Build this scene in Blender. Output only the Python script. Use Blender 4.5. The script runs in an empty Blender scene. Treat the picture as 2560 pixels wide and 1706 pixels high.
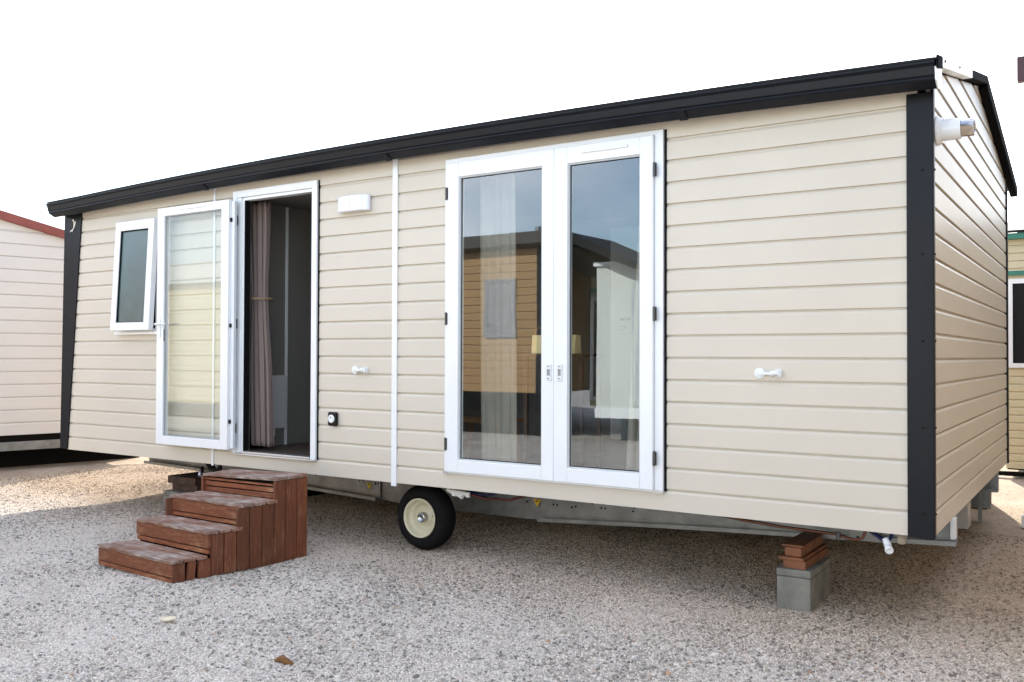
import bpy, bmesh, math, random
from mathutils import Vector, Matrix
random.seed(7)
R = math.radians
S = bpy.context.scene
C = S.collection

# ------------------------------------------------------------------ camera, world, sun, exposure
cam_d = bpy.data.cameras.new('camera')
cam = bpy.data.objects.new('camera', cam_d); C.objects.link(cam)
cr = Vector((0.837136, 0.546985, 0.003329)); cu = Vector((0.005872, -0.015073, 0.999869)); cf = Vector((-0.546964, 0.837007, 0.01583))
m = Matrix.Identity(4)
for i in range(3):
    m[i][0] = cr[i]; m[i][1] = cu[i]; m[i][2] = -cf[i]
m.translation = (3.7313, -4.9078, 1.3889)
cam.matrix_world = m
cam_d.sensor_width = 36; cam_d.lens = 2290.47 / 2560 * 36
cam_d.clip_end = 2000; cam_d.clip_start = .05
S.camera = cam

SUN_EL = R(31); TRAVEL = Vector((0.30, -0.954, 0)).normalized()
W = bpy.data.worlds.new("World"); S.world = W; W.use_nodes = True
nt = W.node_tree; nt.nodes.clear()
def N(nt, t, **k):
    n = nt.nodes.new(t)
    for a, b in k.items(): setattr(n, a, b)
    return n
sky = N(nt, 'ShaderNodeTexSky', sky_type='NISHITA'); sky.sun_disc = False
sky.sun_elevation = SUN_EL; sky.sun_rotation = math.atan2(-TRAVEL.x, -TRAVEL.y)
sky.dust_density = 1.0; sky.altitude = 50
tc = N(nt, 'ShaderNodeTexCoord')
mp = N(nt, 'ShaderNodeMapping'); mp.inputs['Scale'].default_value = (1, 1, 2.6)
nz = N(nt, 'ShaderNodeTexNoise'); nz.inputs['Scale'].default_value = 2.3; nz.inputs['Detail'].default_value = 9; nz.inputs['Roughness'].default_value = .55
rp = N(nt, 'ShaderNodeValToRGB'); rp.color_ramp.elements[0].position = .43; rp.color_ramp.elements[1].position = .76
mx = N(nt, 'ShaderNodeMixRGB'); mx.inputs[2].default_value = (9.5, 9.3, 9.4, 1)
bg = N(nt, 'ShaderNodeBackground'); bg.inputs[1].default_value = .13
wo = N(nt, 'ShaderNodeOutputWorld')
L = nt.links.new
L(tc.outputs['Generated'], mp.inputs[0]); L(mp.outputs[0], nz.inputs['Vector']); L(nz.outputs[0], rp.inputs[0])
L(rp.outputs[0], mx.inputs[0]); L(sky.outputs[0], mx.inputs[1]); L(mx.outputs[0], bg.inputs[0]); L(bg.outputs[0], wo.inputs[0])

sd = bpy.data.lights.new('sun', 'SUN'); sd.energy = 3.6; sd.angle = R(.5); sd.color = (1, .93, .82)
so = bpy.data.objects.new('sun', sd); C.objects.link(so)
dv = Vector((TRAVEL.x * math.cos(SUN_EL), TRAVEL.y * math.cos(SUN_EL), -math.sin(SUN_EL)))
so.rotation_euler = dv.to_track_quat('-Z', 'Y').to_euler(); so.location = (-10, 30, 20)

S.view_settings.view_transform = 'Standard'; S.view_settings.look = 'None'
S.view_settings.exposure = 1.72; S.view_settings.gamma = 1; S.view_settings.use_curve_mapping = False
S.cycles.max_bounces = 8; S.cycles.transparent_max_bounces = 12; S.cycles.glossy_bounces = 4
S.cycles.use_denoising = True

# ------------------------------------------------------------------ materials
def mat(name, col, rough=.5, metal=0., var=0., vscale=3., vstretch=(1, 1, 1), bump=0., bscale=40., bstretch=(1, 1, 1), col2=None, spec=.5, coat=0.):
    M = bpy.data.materials.new(name); M.use_nodes = True
    t = M.node_tree; b = t.nodes['Principled BSDF']; l = t.links.new
    b.inputs['Roughness'].default_value = rough; b.inputs['Metallic'].default_value = metal
    b.inputs['Specular IOR Level'].default_value = spec; b.inputs['Coat Weight'].default_value = coat
    c = (*col, 1)
    b.inputs['Base Color'].default_value = c
    tc = None
    if var or col2 or bump:
        tc = N(t, 'ShaderNodeTexCoord')
    if var or col2:
        mp = N(t, 'ShaderNodeMapping'); mp.inputs['Scale'].default_value = vstretch
        nz = N(t, 'ShaderNodeTexNoise'); nz.inputs['Scale'].default_value = vscale; nz.inputs['Detail'].default_value = 7
        nz.inputs['Roughness'].default_value = .62
        rp = N(t, 'ShaderNodeValToRGB')
        e = rp.color_ramp.elements; e[0].position = .33; e[1].position = .68
        if col2: e[0].color = c; e[1].color = (*col2, 1)
        else:
            e[0].color = tuple(x * (1 - var) for x in col) + (1,); e[1].color = tuple(min(1, x * (1 + var)) for x in col) + (1,)
        l(tc.outputs['Object'], mp.inputs[0]); l(mp.outputs[0], nz.inputs['Vector']); l(nz.outputs[0], rp.inputs[0]); l(rp.outputs[0], b.inputs['Base Color'])
    if bump:
        mp = N(t, 'ShaderNodeMapping'); mp.inputs['Scale'].default_value = bstretch
        nz = N(t, 'ShaderNodeTexNoise'); nz.inputs['Scale'].default_value = bscale; nz.inputs['Detail'].default_value = 5
        bp = N(t, 'ShaderNodeBump'); bp.inputs['Strength'].default_value = bump; bp.inputs['Distance'].default_value = .004
        l(tc.outputs['Object'], mp.inputs[0]); l(mp.outputs[0], nz.inputs['Vector']); l(nz.outputs[0], bp.inputs['Height']); l(bp.outputs[0], b.inputs['Normal'])
    return M

def siding_mat(name, col, horizontal='x', rough=.32, wave=.35):
    """painted board: faint embossed grain along the board, slow waviness, a little dirt"""
    M = mat(name, col, rough); t = M.node_tree; b = t.nodes['Principled BSDF']; l = t.links.new
    tc = N(t, 'ShaderNodeTexCoord')
    st = (1, 14, 14) if horizontal == 'x' else (14, 1, 14)
    mp = N(t, 'ShaderNodeMapping'); mp.inputs['Scale'].default_value = st
    g = N(t, 'ShaderNodeTexNoise'); g.inputs['Scale'].default_value = 12; g.inputs['Detail'].default_value = 6; g.inputs['Roughness'].default_value = .65
    b1 = N(t, 'ShaderNodeBump'); b1.inputs['Strength'].default_value = .22; b1.inputs['Distance'].default_value = .0015
    wv = N(t, 'ShaderNodeTexNoise'); wv.inputs['Scale'].default_value = 2.2; wv.inputs['Detail'].default_value = 1.5
    b2 = N(t, 'ShaderNodeBump'); b2.inputs['Strength'].default_value = wave; b2.inputs['Distance'].default_value = .012
    l(tc.outputs['Object'], mp.inputs[0]); l(mp.outputs[0], g.inputs['Vector']); l(tc.outputs['Object'], wv.inputs['Vector'])
    l(wv.outputs[0], b2.inputs['Height']); l(g.outputs[0], b1.inputs['Height']); l(b2.outputs[0], b1.inputs['Normal']); l(b1.outputs[0], b.inputs['Normal'])
    d = N(t, 'ShaderNodeTexNoise'); d.inputs['Scale'].default_value = 1.6; d.inputs['Detail'].default_value = 8
    r = N(t, 'ShaderNodeValToRGB'); e = r.color_ramp.elements; e[0].position = .3; e[1].position = .7
    e[0].color = tuple(x * .94 for x in col) + (1,); e[1].color = (*col, 1)
    l(tc.outputs['Object'], d.inputs['Vector']); l(d.outputs[0], r.inputs[0]); l(r.outputs[0], b.inputs['Base Color'])
    return M

def glass_mat(name, tint=(.86, .9, .88), ior=1.9, wave=.05, rough=0.):
    M = bpy.data.materials.new(name); M.use_nodes = True
    t = M.node_tree; t.nodes.clear(); l = t.links.new
    o = N(t, 'ShaderNodeOutputMaterial'); mxs = N(t, 'ShaderNodeMixShader')
    f = N(t, 'ShaderNodeFresnel'); f.inputs[0].default_value = ior
    tr = N(t, 'ShaderNodeBsdfTransparent'); tr.inputs[0].default_value = (*tint, 1)
    gl = N(t, 'ShaderNodeBsdfGlossy'); gl.inputs['Roughness'].default_value = rough; gl.inputs[0].default_value = (.82, .92, 1, 1)
    tc = N(t, 'ShaderNodeTexCoord'); nz = N(t, 'ShaderNodeTexNoise'); nz.inputs['Scale'].default_value = 1.7; nz.inputs['Detail'].default_value = 1
    bp = N(t, 'ShaderNodeBump'); bp.inputs['Strength'].default_value = wave; bp.inputs['Distance'].default_value = .02
    l(tc.outputs['Object'], nz.inputs['Vector']); l(nz.outputs[0], bp.inputs['Height']); l(bp.outputs[0], gl.inputs['Normal'])
    gm = N(t, 'ShaderNodeNewGeometry'); one = N(t, 'ShaderNodeMath', operation='SUBTRACT'); one.inputs[0].default_value = 1; l(gm.outputs['Backfacing'], one.inputs[1])
    fm = N(t, 'ShaderNodeMath', operation='MULTIPLY'); l(f.outputs[0], fm.inputs[0]); l(one.outputs[0], fm.inputs[1])
    l(fm.outputs[0], mxs.inputs[0]); l(tr.outputs[0], mxs.inputs[1]); l(gl.outputs[0], mxs.inputs[2]); l(mxs.outputs[0], o.inputs[0])
    return M

def cloth_mat(name, col, trans=.35, alpha=1.):
    M = bpy.data.materials.new(name); M.use_nodes = True
    t = M.node_tree; t.nodes.clear(); l = t.links.new
    o = N(t, 'ShaderNodeOutputMaterial'); m1 = N(t, 'ShaderNodeMixShader'); m1.inputs[0].default_value = trans
    d = N(t, 'ShaderNodeBsdfDiffuse'); d.inputs[0].default_value = (*col, 1)
    tl = N(t, 'ShaderNodeBsdfTranslucent'); tl.inputs[0].default_value = (*col, 1)
    l(d.outputs[0], m1.inputs[1]); l(tl.outputs[0], m1.inputs[2])
    out = m1
    if alpha < 1:
        m2 = N(t, 'ShaderNodeMixShader'); m2.inputs[0].default_value = alpha
        tp = N(t, 'ShaderNodeBsdfTransparent'); l(tp.outputs[0], m2.inputs[1]); l(m1.outputs[0], m2.inputs[2]); out = m2
    l(out.outputs[0], o.inputs[0])
    return M

CREAM = (.635, .582, .492)
M_sid = siding_mat('cream board siding', CREAM, 'x', .45)
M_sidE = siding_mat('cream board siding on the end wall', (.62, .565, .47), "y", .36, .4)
M_anth = mat('anthracite metal', (.0055, .0065, .010), .42, 0, .12, 6, bump=.1, bscale=60, spec=.22)
M_vdark = mat('matt anthracite trim', (.006, .0065, .008), .85, spec=.04)
M_roof = mat('roof sheet', (.01, .011, .013), .6, spec=.2)
M_upvc = mat('white upvc', (.80, .82, .84), .22, var=.02, vscale=4)
M_white = mat('white painted metal', (.78, .80, .80), .3)
M_galv = mat('galvanised steel', (.25, .26, .265), .42, .75, .22, 9, bump=.15, bscale=30)
M_alu = mat('aluminium', (.6, .62, .65), .3, .9)
M_chrome = mat('polished steel', (.50, .50, .52), .22, 1)
M_rubber = mat('tyre rubber', (.006, .0055, .0055), .8, var=.3, vscale=25, bump=.3, bscale=60, spec=.2)
M_rim = mat('cream painted rim', (.62, .56, .39), .35, var=.08, vscale=12)
M_black = mat('black plastic', (.004, .004, .004), .5, spec=.25)
M_gasket = mat('black gasket', (.004, .004, .004), .7, spec=.2)
M_hinge = mat('steel hinge', (.10, .10, .10), .4, .8)
M_glass = glass_mat('window glass', (.93, .95, .94), 2.35, .035)
M_glassleaf = glass_mat('door glass', (.97, .98, .97), 1.95, .03)
M_frost = mat('frosted glass', (.035, .075, .08), .22, var=.35, vscale=1.4, bump=.35, bscale=160, spec=.9)
M_curt = cloth_mat('taupe curtain', (.36, .285, .26), .3)
M_sheer = cloth_mat('sheer curtain', (.72, .66, .58), .35, .48)
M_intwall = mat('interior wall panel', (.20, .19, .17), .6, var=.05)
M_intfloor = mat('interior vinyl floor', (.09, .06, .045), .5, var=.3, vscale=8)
M_intwood = mat('varnished pine', (.42, .20, .07), .4, var=.25, vscale=6, vstretch=(1, 8, 8))
M_paper = mat('kraft paper', (.78, .62, .32), .8, var=.05)
M_conc = mat('concrete block', (.22, .215, .185), .92, var=.28, vscale=7, bump=.6, bscale=90)
M_terra = mat('reddish timber packing', (.23, .085, .035), .6, var=.35, vscale=9, bump=.3, bscale=50)
M_dkwood = mat('dark timber packing', (.06, .03, .02), .7, var=.4, vscale=9)
M_copper = mat('copper pipe', (.14, .055, .035), .35, .7)
M_blue = mat('blue hose', (.005, .012, .07), .35)
M_redh = mat('red hose', (.07, .01, .008), .4)
M_yel = mat('yellow sticker', (.75, .5, .03), .5, var=.15, vscale=30)
M_redtrim = mat('red verge trim', (.22, .045, .03), .5, var=.1, vscale=8)
M_green = mat('green trim', (.02, .17, .12), .45)
M_rad = mat('radiator enamel', (.62, .62, .60), .35)
M_brown = siding_mat('brown board siding', (.36, .21, .085), 'x', .5, .3)
M_yelsid = siding_mat('straw board siding', (.58, .51, .33), 'x', .45)
M_nbsid = siding_mat('neighbour board siding', (.63, .58, .53), 'y', .5)
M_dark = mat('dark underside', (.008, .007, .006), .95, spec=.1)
M_maroon = mat('dark maroon metal', (.05, .015, .02), .5)

def worn_wood(name, base, worn, lo, hi, ax=(1.2, 9, 9)):
    M = mat(name, base, .62); t = M.node_tree; b = t.nodes['Principled BSDF']; l = t.links.new
    tc = N(t, 'ShaderNodeTexCoord'); mp = N(t, 'ShaderNodeMapping'); mp.inputs['Scale'].default_value = ax
    g = N(t, 'ShaderNodeTexNoise'); g.inputs['Scale'].default_value = 7; g.inputs['Detail'].default_value = 8; g.inputs['Roughness'].default_value = .7
    p = N(t, 'ShaderNodeTexNoise'); p.inputs['Scale'].default_value = 5.5; p.inputs['Detail'].default_value = 6; p.inputs['Roughness'].default_value = .6
    l(tc.outputs['Object'], mp.inputs[0]); l(mp.outputs[0], g.inputs['Vector']); l(tc.outputs['Object'], p.inputs['Vector'])
    a = N(t, 'ShaderNodeMath', operation='ADD'); l(g.outputs[0], a.inputs[0]); l(p.outputs[0], a.inputs[1])
    h = N(t, 'ShaderNodeMath', operation='MULTIPLY'); h.inputs[1].default_value = .5; l(a.outputs[0], h.inputs[0])
    r = N(t, 'ShaderNodeValToRGB'); e = r.color_ramp.elements
    e[0].position = lo; e[0].color = (*base, 1); e[1].position = hi; e[1].color = (*worn, 1)
    k = r.color_ramp.elements.new((lo + hi) / 2 - .02); k.color = tuple(.72 * x + .28 * y for x, y in zip(base, worn)) + (1,)
    l(h.outputs[0], r.inputs[0])
    gv = N(t, 'ShaderNodeMapRange'); gv.inputs[1].default_value = .3; gv.inputs[2].default_value = .7; gv.inputs[3].default_value = .62; gv.inputs[4].default_value = 1.25
    l(g.outputs[0], gv.inputs[0])
    ge = N(t, 'ShaderNodeNewGeometry'); ri = N(t, 'ShaderNodeMapRange'); ri.inputs[3].default_value = .72; ri.inputs[4].default_value = 1.28; l(ge.outputs['Random Per Island'], ri.inputs[0])
    gm = N(t, 'ShaderNodeMath', operation='MULTIPLY'); l(gv.outputs[0], gm.inputs[0]); l(ri.outputs[0], gm.inputs[1])
    mu = N(t, 'ShaderNodeVectorMath', operation='SCALE'); l(r.outputs[0], mu.inputs[0]); l(gm.outputs[0], mu.inputs['Scale'])
    l(mu.outputs[0], b.inputs['Base Color'])
    bp = N(t, 'ShaderNodeBump'); bp.inputs['Strength'].default_value = .5; bp.inputs['Distance'].default_value = .003
    l(g.outputs[0], bp.inputs['Height']); l(bp.outputs[0], b.inputs['Normal'])
    return M
M_tread = worn_wood('worn tread timber', (.19, .075, .038), (.44, .385, .345), .42, .62, (1.2, 14, 14))
M_riser = worn_wood('red brown stained timber', (.19, .054, .019), (.38, .22, .12), .50, .72)
M_side = worn_wood('red brown stained upright planks', (.150, .046, .018), (.30, .16, .09), .52, .74, (9, 9, 1.2))

# ------------------------------------------------------------------ mesh helpers
ORG = {}
class MB:
    def __init__(s): s.v = []; s.f = []; s.sm = []
    def add(s, vs, fs, smooth=False):
        o = len(s.v); s.v += [Vector(p) for p in vs]; s.f += [tuple(i + o for i in f) for f in fs]; s.sm += [smooth] * len(fs)
        return s
    def hexa(s, p):      # p: 8 points, bottom 4 (ccw) then top 4
        return s.add(p, [(0, 3, 2, 1), (4, 5, 6, 7), (0, 1, 5, 4), (1, 2, 6, 5), (2, 3, 7, 6), (3, 0, 4, 7)])
    def box(s, x0, x1, y0, y1, z0, z1):
        x0, x1 = sorted((x0, x1)); y0, y1 = sorted((y0, y1)); z0, z1 = sorted((z0, z1))
        return s.hexa([(x0, y0, z0), (x1, y0, z0), (x1, y1, z0), (x0, y1, z0), (x0, y0, z1), (x1, y0, z1), (x1, y1, z1), (x0, y1, z1)])
    def prism(s, poly, fn, a, b, closed=True):   # poly of 2-tuples, fn(p, t) -> xyz
        n = len(poly)
        vs = [fn(p, a) for p in poly] + [fn(p, b) for p in poly]
        fs = [(i, (i + 1) % n, n + (i + 1) % n, n + i) for i in range(n if closed else n - 1)]
        if closed: fs += [tuple(range(n - 1, -1, -1)), tuple(range(n, 2 * n))]
        return s.add(vs, fs)
    def tube(s, pts, r, n=12, cap=True):
        pts = [Vector(p) for p in pts]; rs = r if isinstance(r, (list, tuple)) else [r] * len(pts)
        vs = []; fs = []
        for i, p in enumerate(pts):
            d = (pts[min(i + 1, len(pts) - 1)] - pts[max(i - 1, 0)]).normalized()
            a = d.orthogonal().normalized() if i == 0 else (a - d * a.dot(d)).normalized()
            b = d.cross(a)
            for k in range(n):
                t = 2 * math.pi * k / n; vs.append(p + (a * math.cos(t) + b * math.sin(t)) * rs[i])
        for i in range(len(pts) - 1):
            for k in range(n):
                k2 = (k + 1) % n; fs.append((i * n + k, i * n + k2, (i + 1) * n + k2, (i + 1) * n + k))
        s.add(vs, fs, True)
        if cap:
            s.add(vs[:n], [tuple(range(n - 1, -1, -1))]); s.add(vs[-n:], [tuple(range(n))])
        return s
    def lathe(s, prof, c, ax, n=40, smooth=True):   # prof [(dist along axis, radius)]
        ax = Vector(ax).normalized(); a = ax.orthogonal().normalized(); b = ax.cross(a); c = Vector(c); vs = []; fs = []
        for (t, r) in prof:
            for k in range(n):
                q = 2 * math.pi * k / n; vs.append(c + ax * t + (a * math.cos(q) + b * math.sin(q)) * r)
        for i in range(len(prof) - 1):
            for k in range(n):
                k2 = (k + 1) % n; fs.append((i * n + k, i * n + k2, (i + 1) * n + k2, (i + 1) * n + k))
        return s.add(vs, fs, smooth)
    def build(s, name, material, parent=None, bevel=0., recalc=True):
        lo = Vector([min(p[i] for p in s.v) for i in range(3)]); hi = Vector([max(p[i] for p in s.v) for i in range(3)])
        org = Vector(((lo.x + hi.x) / 2, (lo.y + hi.y) / 2, lo.z))
        me = bpy.data.meshes.new(name); me.from_pydata([tuple(p - org) for p in s.v], [], s.f)
        me.polygons.foreach_set('use_smooth', s.sm)
        if recalc:
            bm = bmesh.new(); bm.from_mesh(me); bmesh.ops.recalc_face_normals(bm, faces=bm.faces); bm.to_mesh(me); bm.free()
        me.materials.append(material); me.update()
        o = bpy.data.objects.new(name, me); C.objects.link(o); ORG[o.name] = org
        if parent: o.parent = parent; o.location = org - ORG[parent.name]
        else: o.location = org
        if bevel:
            b = o.modifiers.new('bevel', 'BEVEL'); b.width = bevel; b.segments = 2; b.limit_method = 'ANGLE'; b.angle_limit = R(40)
        return o
def tag(o, label=None, cat=None, group=None, kind=None):
    for k, v in (('label', label), ('category', cat), ('group', group), ('kind', kind)):
        if v: o[k] = v
    return o
def empty(name, loc, label, cat, group=None):
    o = bpy.data.objects.new(name, None); C.objects.link(o); o.location = loc; ORG[o.name] = Vector(loc); o.empty_display_size = .2
    return tag(o, label, cat, group)
def box(*a): return MB().box(*a)
def frame(mb, x0, x1, z0, z1, y0, y1, wl, wr, wb, wt):
    """rectangular ring in the xz plane, mitre-free butted pieces"""
    mb.box(x0, x0 + wl, y0, y1, z0, z1); mb.box(x1 - wr, x1, y0, y1, z0, z1)
    mb.box(x0 + wl, x1 - wr, y0, y1, z0, z0 + wb); mb.box(x0 + wl, x1 - wr, y0, y1, z1 - wt, z1)
    return mb

# siding profile : list of (depth, z) from z0 to z1, depth 0 = board face, positive = into wall
def profile(z0, z1, base, pitch):
    pts = []
    k = math.floor((z0 - base) / pitch + 1e-6)
    cand = []
    while base + k * pitch < z1 + pitch:
        zb = base + k * pitch
        cand += [(.000, zb + .0005), (0, zb + pitch - .026), (.0065, zb + pitch - .0125), (.016, zb + pitch - .0115), (.016, zb + pitch - .0005)]
        k += 1
    def at(z):
        for (d0, a), (d1, b) in zip(cand, cand[1:]):
            if a <= z <= b: return d0 + (d1 - d0) * (z - a) / max(b - a, 1e-9)
        return 0
    pts = [(at(z0), z0)] + [c for c in cand if z0 + 1e-4 < c[1] < z1 - 1e-4] + [(at(z1), z1)]
    return pts
def siding(mb, fn, a, b, z0, z1, base=.5, pitch=.12638, back=.03, back_top=None):
    p = profile(z0, z1, base, pitch)
    poly = p + [(back, z1), (back, z0)]
    mb.prism(poly, fn, a, b)

# ------------------------------------------------------------------ the mobile home
XL, XE, WD, ZB, PT = -4.43, 2.998, 3.84, .50, .12638
home = empty('mobile_home', (-.7, 1.9, 0), 'long cream mobile home with anthracite trim, its front door open, raised on wheels and blocks', 'mobile home')
ff = lambda p, t: (t, p[0], p[1])
mb = MB()
ZT = 2.775
for a, b, z0, z1 in [(XL, -3.64, ZB, ZT), (-3.64, -3.07, ZB, 1.60), (-3.64, -3.07, 2.53, ZT), (-3.07, -2.10, ZB, ZT), (-2.10, -1.22, ZB, .618), (-2.10, -1.22, 2.66, ZT),
                     (-1.22, .02, ZB, ZT), (.02, 1.555, ZB, .612), (.02, 1.555, 2.68, ZT), (1.555, 2.93, ZB, ZT)]:
    siding(mb, ff, a, b, z0, z1)
mb.build('front_wall', M_sid, home)

# end wall: boards clipped under the gable line
RY, RZ, EZ0, EZ1 = 1.92, 3.235, 2.80, 2.85
def gz(y):
    return EZ0 + (RZ - EZ0) * (y + .15) / (RY + .15) if y < RY else RZ + (EZ1 - RZ) * (y - RY) / (4.22 - RY)
mb = MB()
fe = lambda p, t: (XE - p[0], t, p[1])
# full width part
siding(mb, fe, .02, WD - .02, ZB, ZB + 18 * PT)
k = 18
while ZB + k * PT < RZ:
    z0 = ZB + k * PT; z1 = z0 + PT
    for side in (0, 1):
        ys = [y * .04 + .02 for y in range(0, 96)]
        ok = [y for y in ys if gz(y) - .035 > z0 and .02 <= y <= WD - .02]
        if not ok: continue
    y0, y1 = min(ok), max(ok)
    # trapezoid piece following the roof: build as short segments
    seg = [y0 + (y1 - y0) * i / 60 for i in range(61)]
    for a, b in zip(seg, seg[1:]):
        zt = min(z1, gz((a + b) / 2) - .03)
        if zt > z0 + .004: siding(mb, fe, a, b, z0, zt)
    k += 1
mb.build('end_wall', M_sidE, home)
# far end, rear walls (plain inner shell, dark under floor)
mb = MB(); siding(mb, lambda p, t: (XL - .02 + p[0], t, p[1]), .02, WD - .02, ZB, ZT); mb.build('far_end_wall', M_sid, home)
mb = MB(); siding(mb, lambda p, t: (t, WD - p[0], p[1]), XL, XE - .03, ZB, 2.82); mb.build('rear_wall', M_sid, home)
box(-3.1, 2.55, 3.60, 3.62, -.01, .50).build('rear_light_blocker', M_dark, home)  # added dark board, keeps rear light out from under the home
box(-2.90, 2.20, 2.70, 2.72, -.01, .50).build('inner_light_blocker', M_dark, home)  # added dark board to deepen the shade under the floor
box(-2.92, -2.901, 1.1, 3.59, -.01, .50).build('inner_light_blocker', M_dark, home)  # added cross board, stops light coming in from the left end
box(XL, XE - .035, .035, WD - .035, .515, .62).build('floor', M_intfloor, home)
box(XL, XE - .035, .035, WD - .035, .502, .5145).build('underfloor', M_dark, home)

# corner posts
mb = MB(); mb.box(2.882, 3.004, -.013, -.002, .494, 2.70); mb.box(2.9935, 3.008, -.0115, .028, .4945, 2.80); mb.build('corner_post', M_anth, home, .003)
mb = MB()
mb.hexa([(-4.535, -.013, .507), (-4.418, -.013, .507), (-4.418, -.002, .507), (-4.535, -.002, .507), (-4.50, -.013, 2.70), (-4.225, -.013, 2.70), (-4.225, -.002, 2.70), (-4.50, -.002, 2.70)])
mb.hexa([(-4.534, -.0015, .507), (-4.522, -.0015, .507), (-4.522, .06, .507), (-4.534, .06, .507), (-4.499, -.0015, 2.70), (-4.487, -.0015, 2.70), (-4.487, .06, 2.70), (-4.499, .06, 2.70)])
lp_ = mb.build('corner_post', M_anth, home, .002)
cps = [o for o in home.children if o.name.startswith('corner_post')]
def screw(x, y, z, ax, par, r=.006):
    MB().lathe([(0, r), (.003, r * .9), (.005, r * .4), (.0052, .0001)], (x, y, z), ax, 10).build('screw', M_black, par)
for z in (2.315, 1.896, 1.467, 1.040, .617):
    screw(2.955, -.0132, z, (0, -1, 0), cps[0]); screw(3.0082, .012, z, (1, 0, 0), cps[0])
for z in (2.63, 2.27, 1.75, 1.27, .86):
    screw(-4.47, -.0132, z, (0, -1, 0), lp_); 
# pale leaping fish emblem on the left post
em = [(0, .052), (.006, .058), (.016, .060), (.024, .052), (.030, .038), (.034, .024), (.042, .036), (.050, .040), (.048, .026), (.044, .014), (.040, .002), (.034, -.014), (.024, -.030), (.012, -.042), (.008, -.052), (.004, -.058), (.000, -.050), (-.014, -.052), (-.024, -.060), (-.018, -.046), (-.006, -.040), (.006, -.036), (.016, -.024), (.022, -.008), (.024, .010), (.022, .028), (.016, .040), (.008, .044)]
MB().prism(em, lambda p, t: (-4.375 + p[0] * 1.25, t, 2.585 + p[1] * 1.0), -.0165, -.0135).build('emblem', mat('pale emblem', (.75, .72, .62), .5), lp_)

# gutter / eaves profile (y, z) extruded along x
gp = [(-.02, 2.705), (-.095, 2.684), (-.112, 2.680), (-.166, 2.708), (-.172, 2.716), (-.170, 2.726), (-.178, 2.733), (-.185, 2.772), (-.196, 2.786), (-.196, 2.796), (-.02, 2.825)]
fx = lambda p, t: (t, p[0], p[1])
def camber(x): return max(-.02, .052 * (1 - ((x + .3) / 3.4) ** 2))
xs_ = [-4.50 + 7.538 * i / 30 for i in range(31)]; mb = MB(); ng_ = len(gp)
vs = [(x, p[0], p[1] + camber(x)) for x in xs_ for p in gp]
mb.add(vs, [(i * ng_ + k, i * ng_ + (k + 1) % ng_, (i + 1) * ng_ + (k + 1) % ng_, (i + 1) * ng_ + k) for i in range(30) for k in range(ng_)] + [tuple(range(ng_)), tuple(range(30 * ng_, 31 * ng_))])
mb.build('gutter', M_anth, home)
MB().prism([(-.019, 2.700), (-.11, 2.682), (-.17, 2.71), (-.185, 2.77), (-.019, 2.80)], fx, 3.0385, 3.046).build('gutter_end_cap', M_upvc, home)
for x in (-2.35, -.44, 1.72):
    MB().prism([(-.115, 2.672), (-.175, 2.703), (-.180, 2.714), (-.119, 2.679)], fx, x, x + .05).build('gutter_clip', M_anth, home).location.z += camber(x)
# roof sheet
mb = MB(); xr_ = [-4.50 + 7.5405 * i / 15 for i in range(16)]
for (ya, za, yb, zb) in [(-.19, 2.800, RY, RZ + .012), (RY, RZ + .012, 4.22, EZ1)]:
    for a, b in zip(xr_, xr_[1:]):
        ca, cb = (camber(a), camber(b)) if ya < 0 else (0, 0)
        mb.hexa([(a, ya, za + ca), (b, ya, za + cb), (b, yb, zb), (a, yb, zb), (a, ya, za + .012 + ca), (b, ya, za + .012 + cb), (b, yb, zb + .012), (a, yb, zb + .012)])
mb.build('roof', M_roof, home)
# verge boards on the near gable : dark front tip, near half coloured white for glare, dark far half
def verge(y0, y1, mtl, x0=2.999, x1=3.056, th=.052, lift=.0):
    g = lambda y: gz(y) + .03 + lift
    m_ = MB().hexa([(x0, y0, g(y0) - th), (x1, y0, g(y0) - th), (x1, y1, g(y1) - th), (x0, y1, g(y1) - th), (x0, y0, g(y0)), (x1, y0, g(y0)), (x1, y1, g(y1)), (x0, y1, g(y1))])
    return m_.build('verge_board', mtl, home, .003)
verge(-.20, -.06, M_vdark, 3.0465, 3.058, .06, .0)
vb = verge(-.055, 1.098, M_upvc)
tag(vb, 'verge board on the near half of the gable, coloured white for sky glare')
verge(1.10, RY, M_vdark); verge(RY + .001, 4.22, M_vdark, th=.085)
for y in (.02, .55): screw(3.0565, y, gz(y) + .01, (1, 0, 0), vb, .008)
box(2.97, 3.010, WD - .03, WD + .02, .5, 2.82).build('rear_corner_post', M_anth, home)

# cover strips
box(-.472, -.427, -.012, -.0005, .478, 2.76).build('cover_strip', M_upvc, home, .002)
box(-2.378, -2.356, -.010, -.0005, .49, 2.76).build('cover_strip', M_upvc, home, .002)

# ------------- doorway frame
mb = MB(); frame(mb, -2.129, -1.198, .612, 2.690, -.022, .03, .045, .052, .0, .055)
mb.box(-2.084, -2.035, -.014, .05, .612, 2.635); mb.box(-2.0345, -2.012, -.004, .06, .612, 2.632)
mb.box(-1.2495, -1.262, -.005, .06, .612, 2.6345); mb.box(-2.0115, -1.2625, -.006, .06, 2.610, 2.6345)
df = mb.build('door_frame', M_upvc, home, .003)
mb = MB(); mb.box(-2.10, -1.198, -.034, .06, .600, .6115); mb.box(-2.011, -1.263, -.02, .05, .612, .628); mb.build('threshold', M_alu, df, .002)
mb = MB(); mb.box(-2.0118, -2.006, .0, .055, .63, 2.609); mb.box(-1.197, -1.186, -.006, .002, .612, 2.69); mb.build('gasket', M_gasket, df)
for z in (2.38, 1.55, .86): MB().box(-1.2725, -1.2625, .004, .020, z, z + .07).build('strike_plate', M_white, df)
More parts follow.
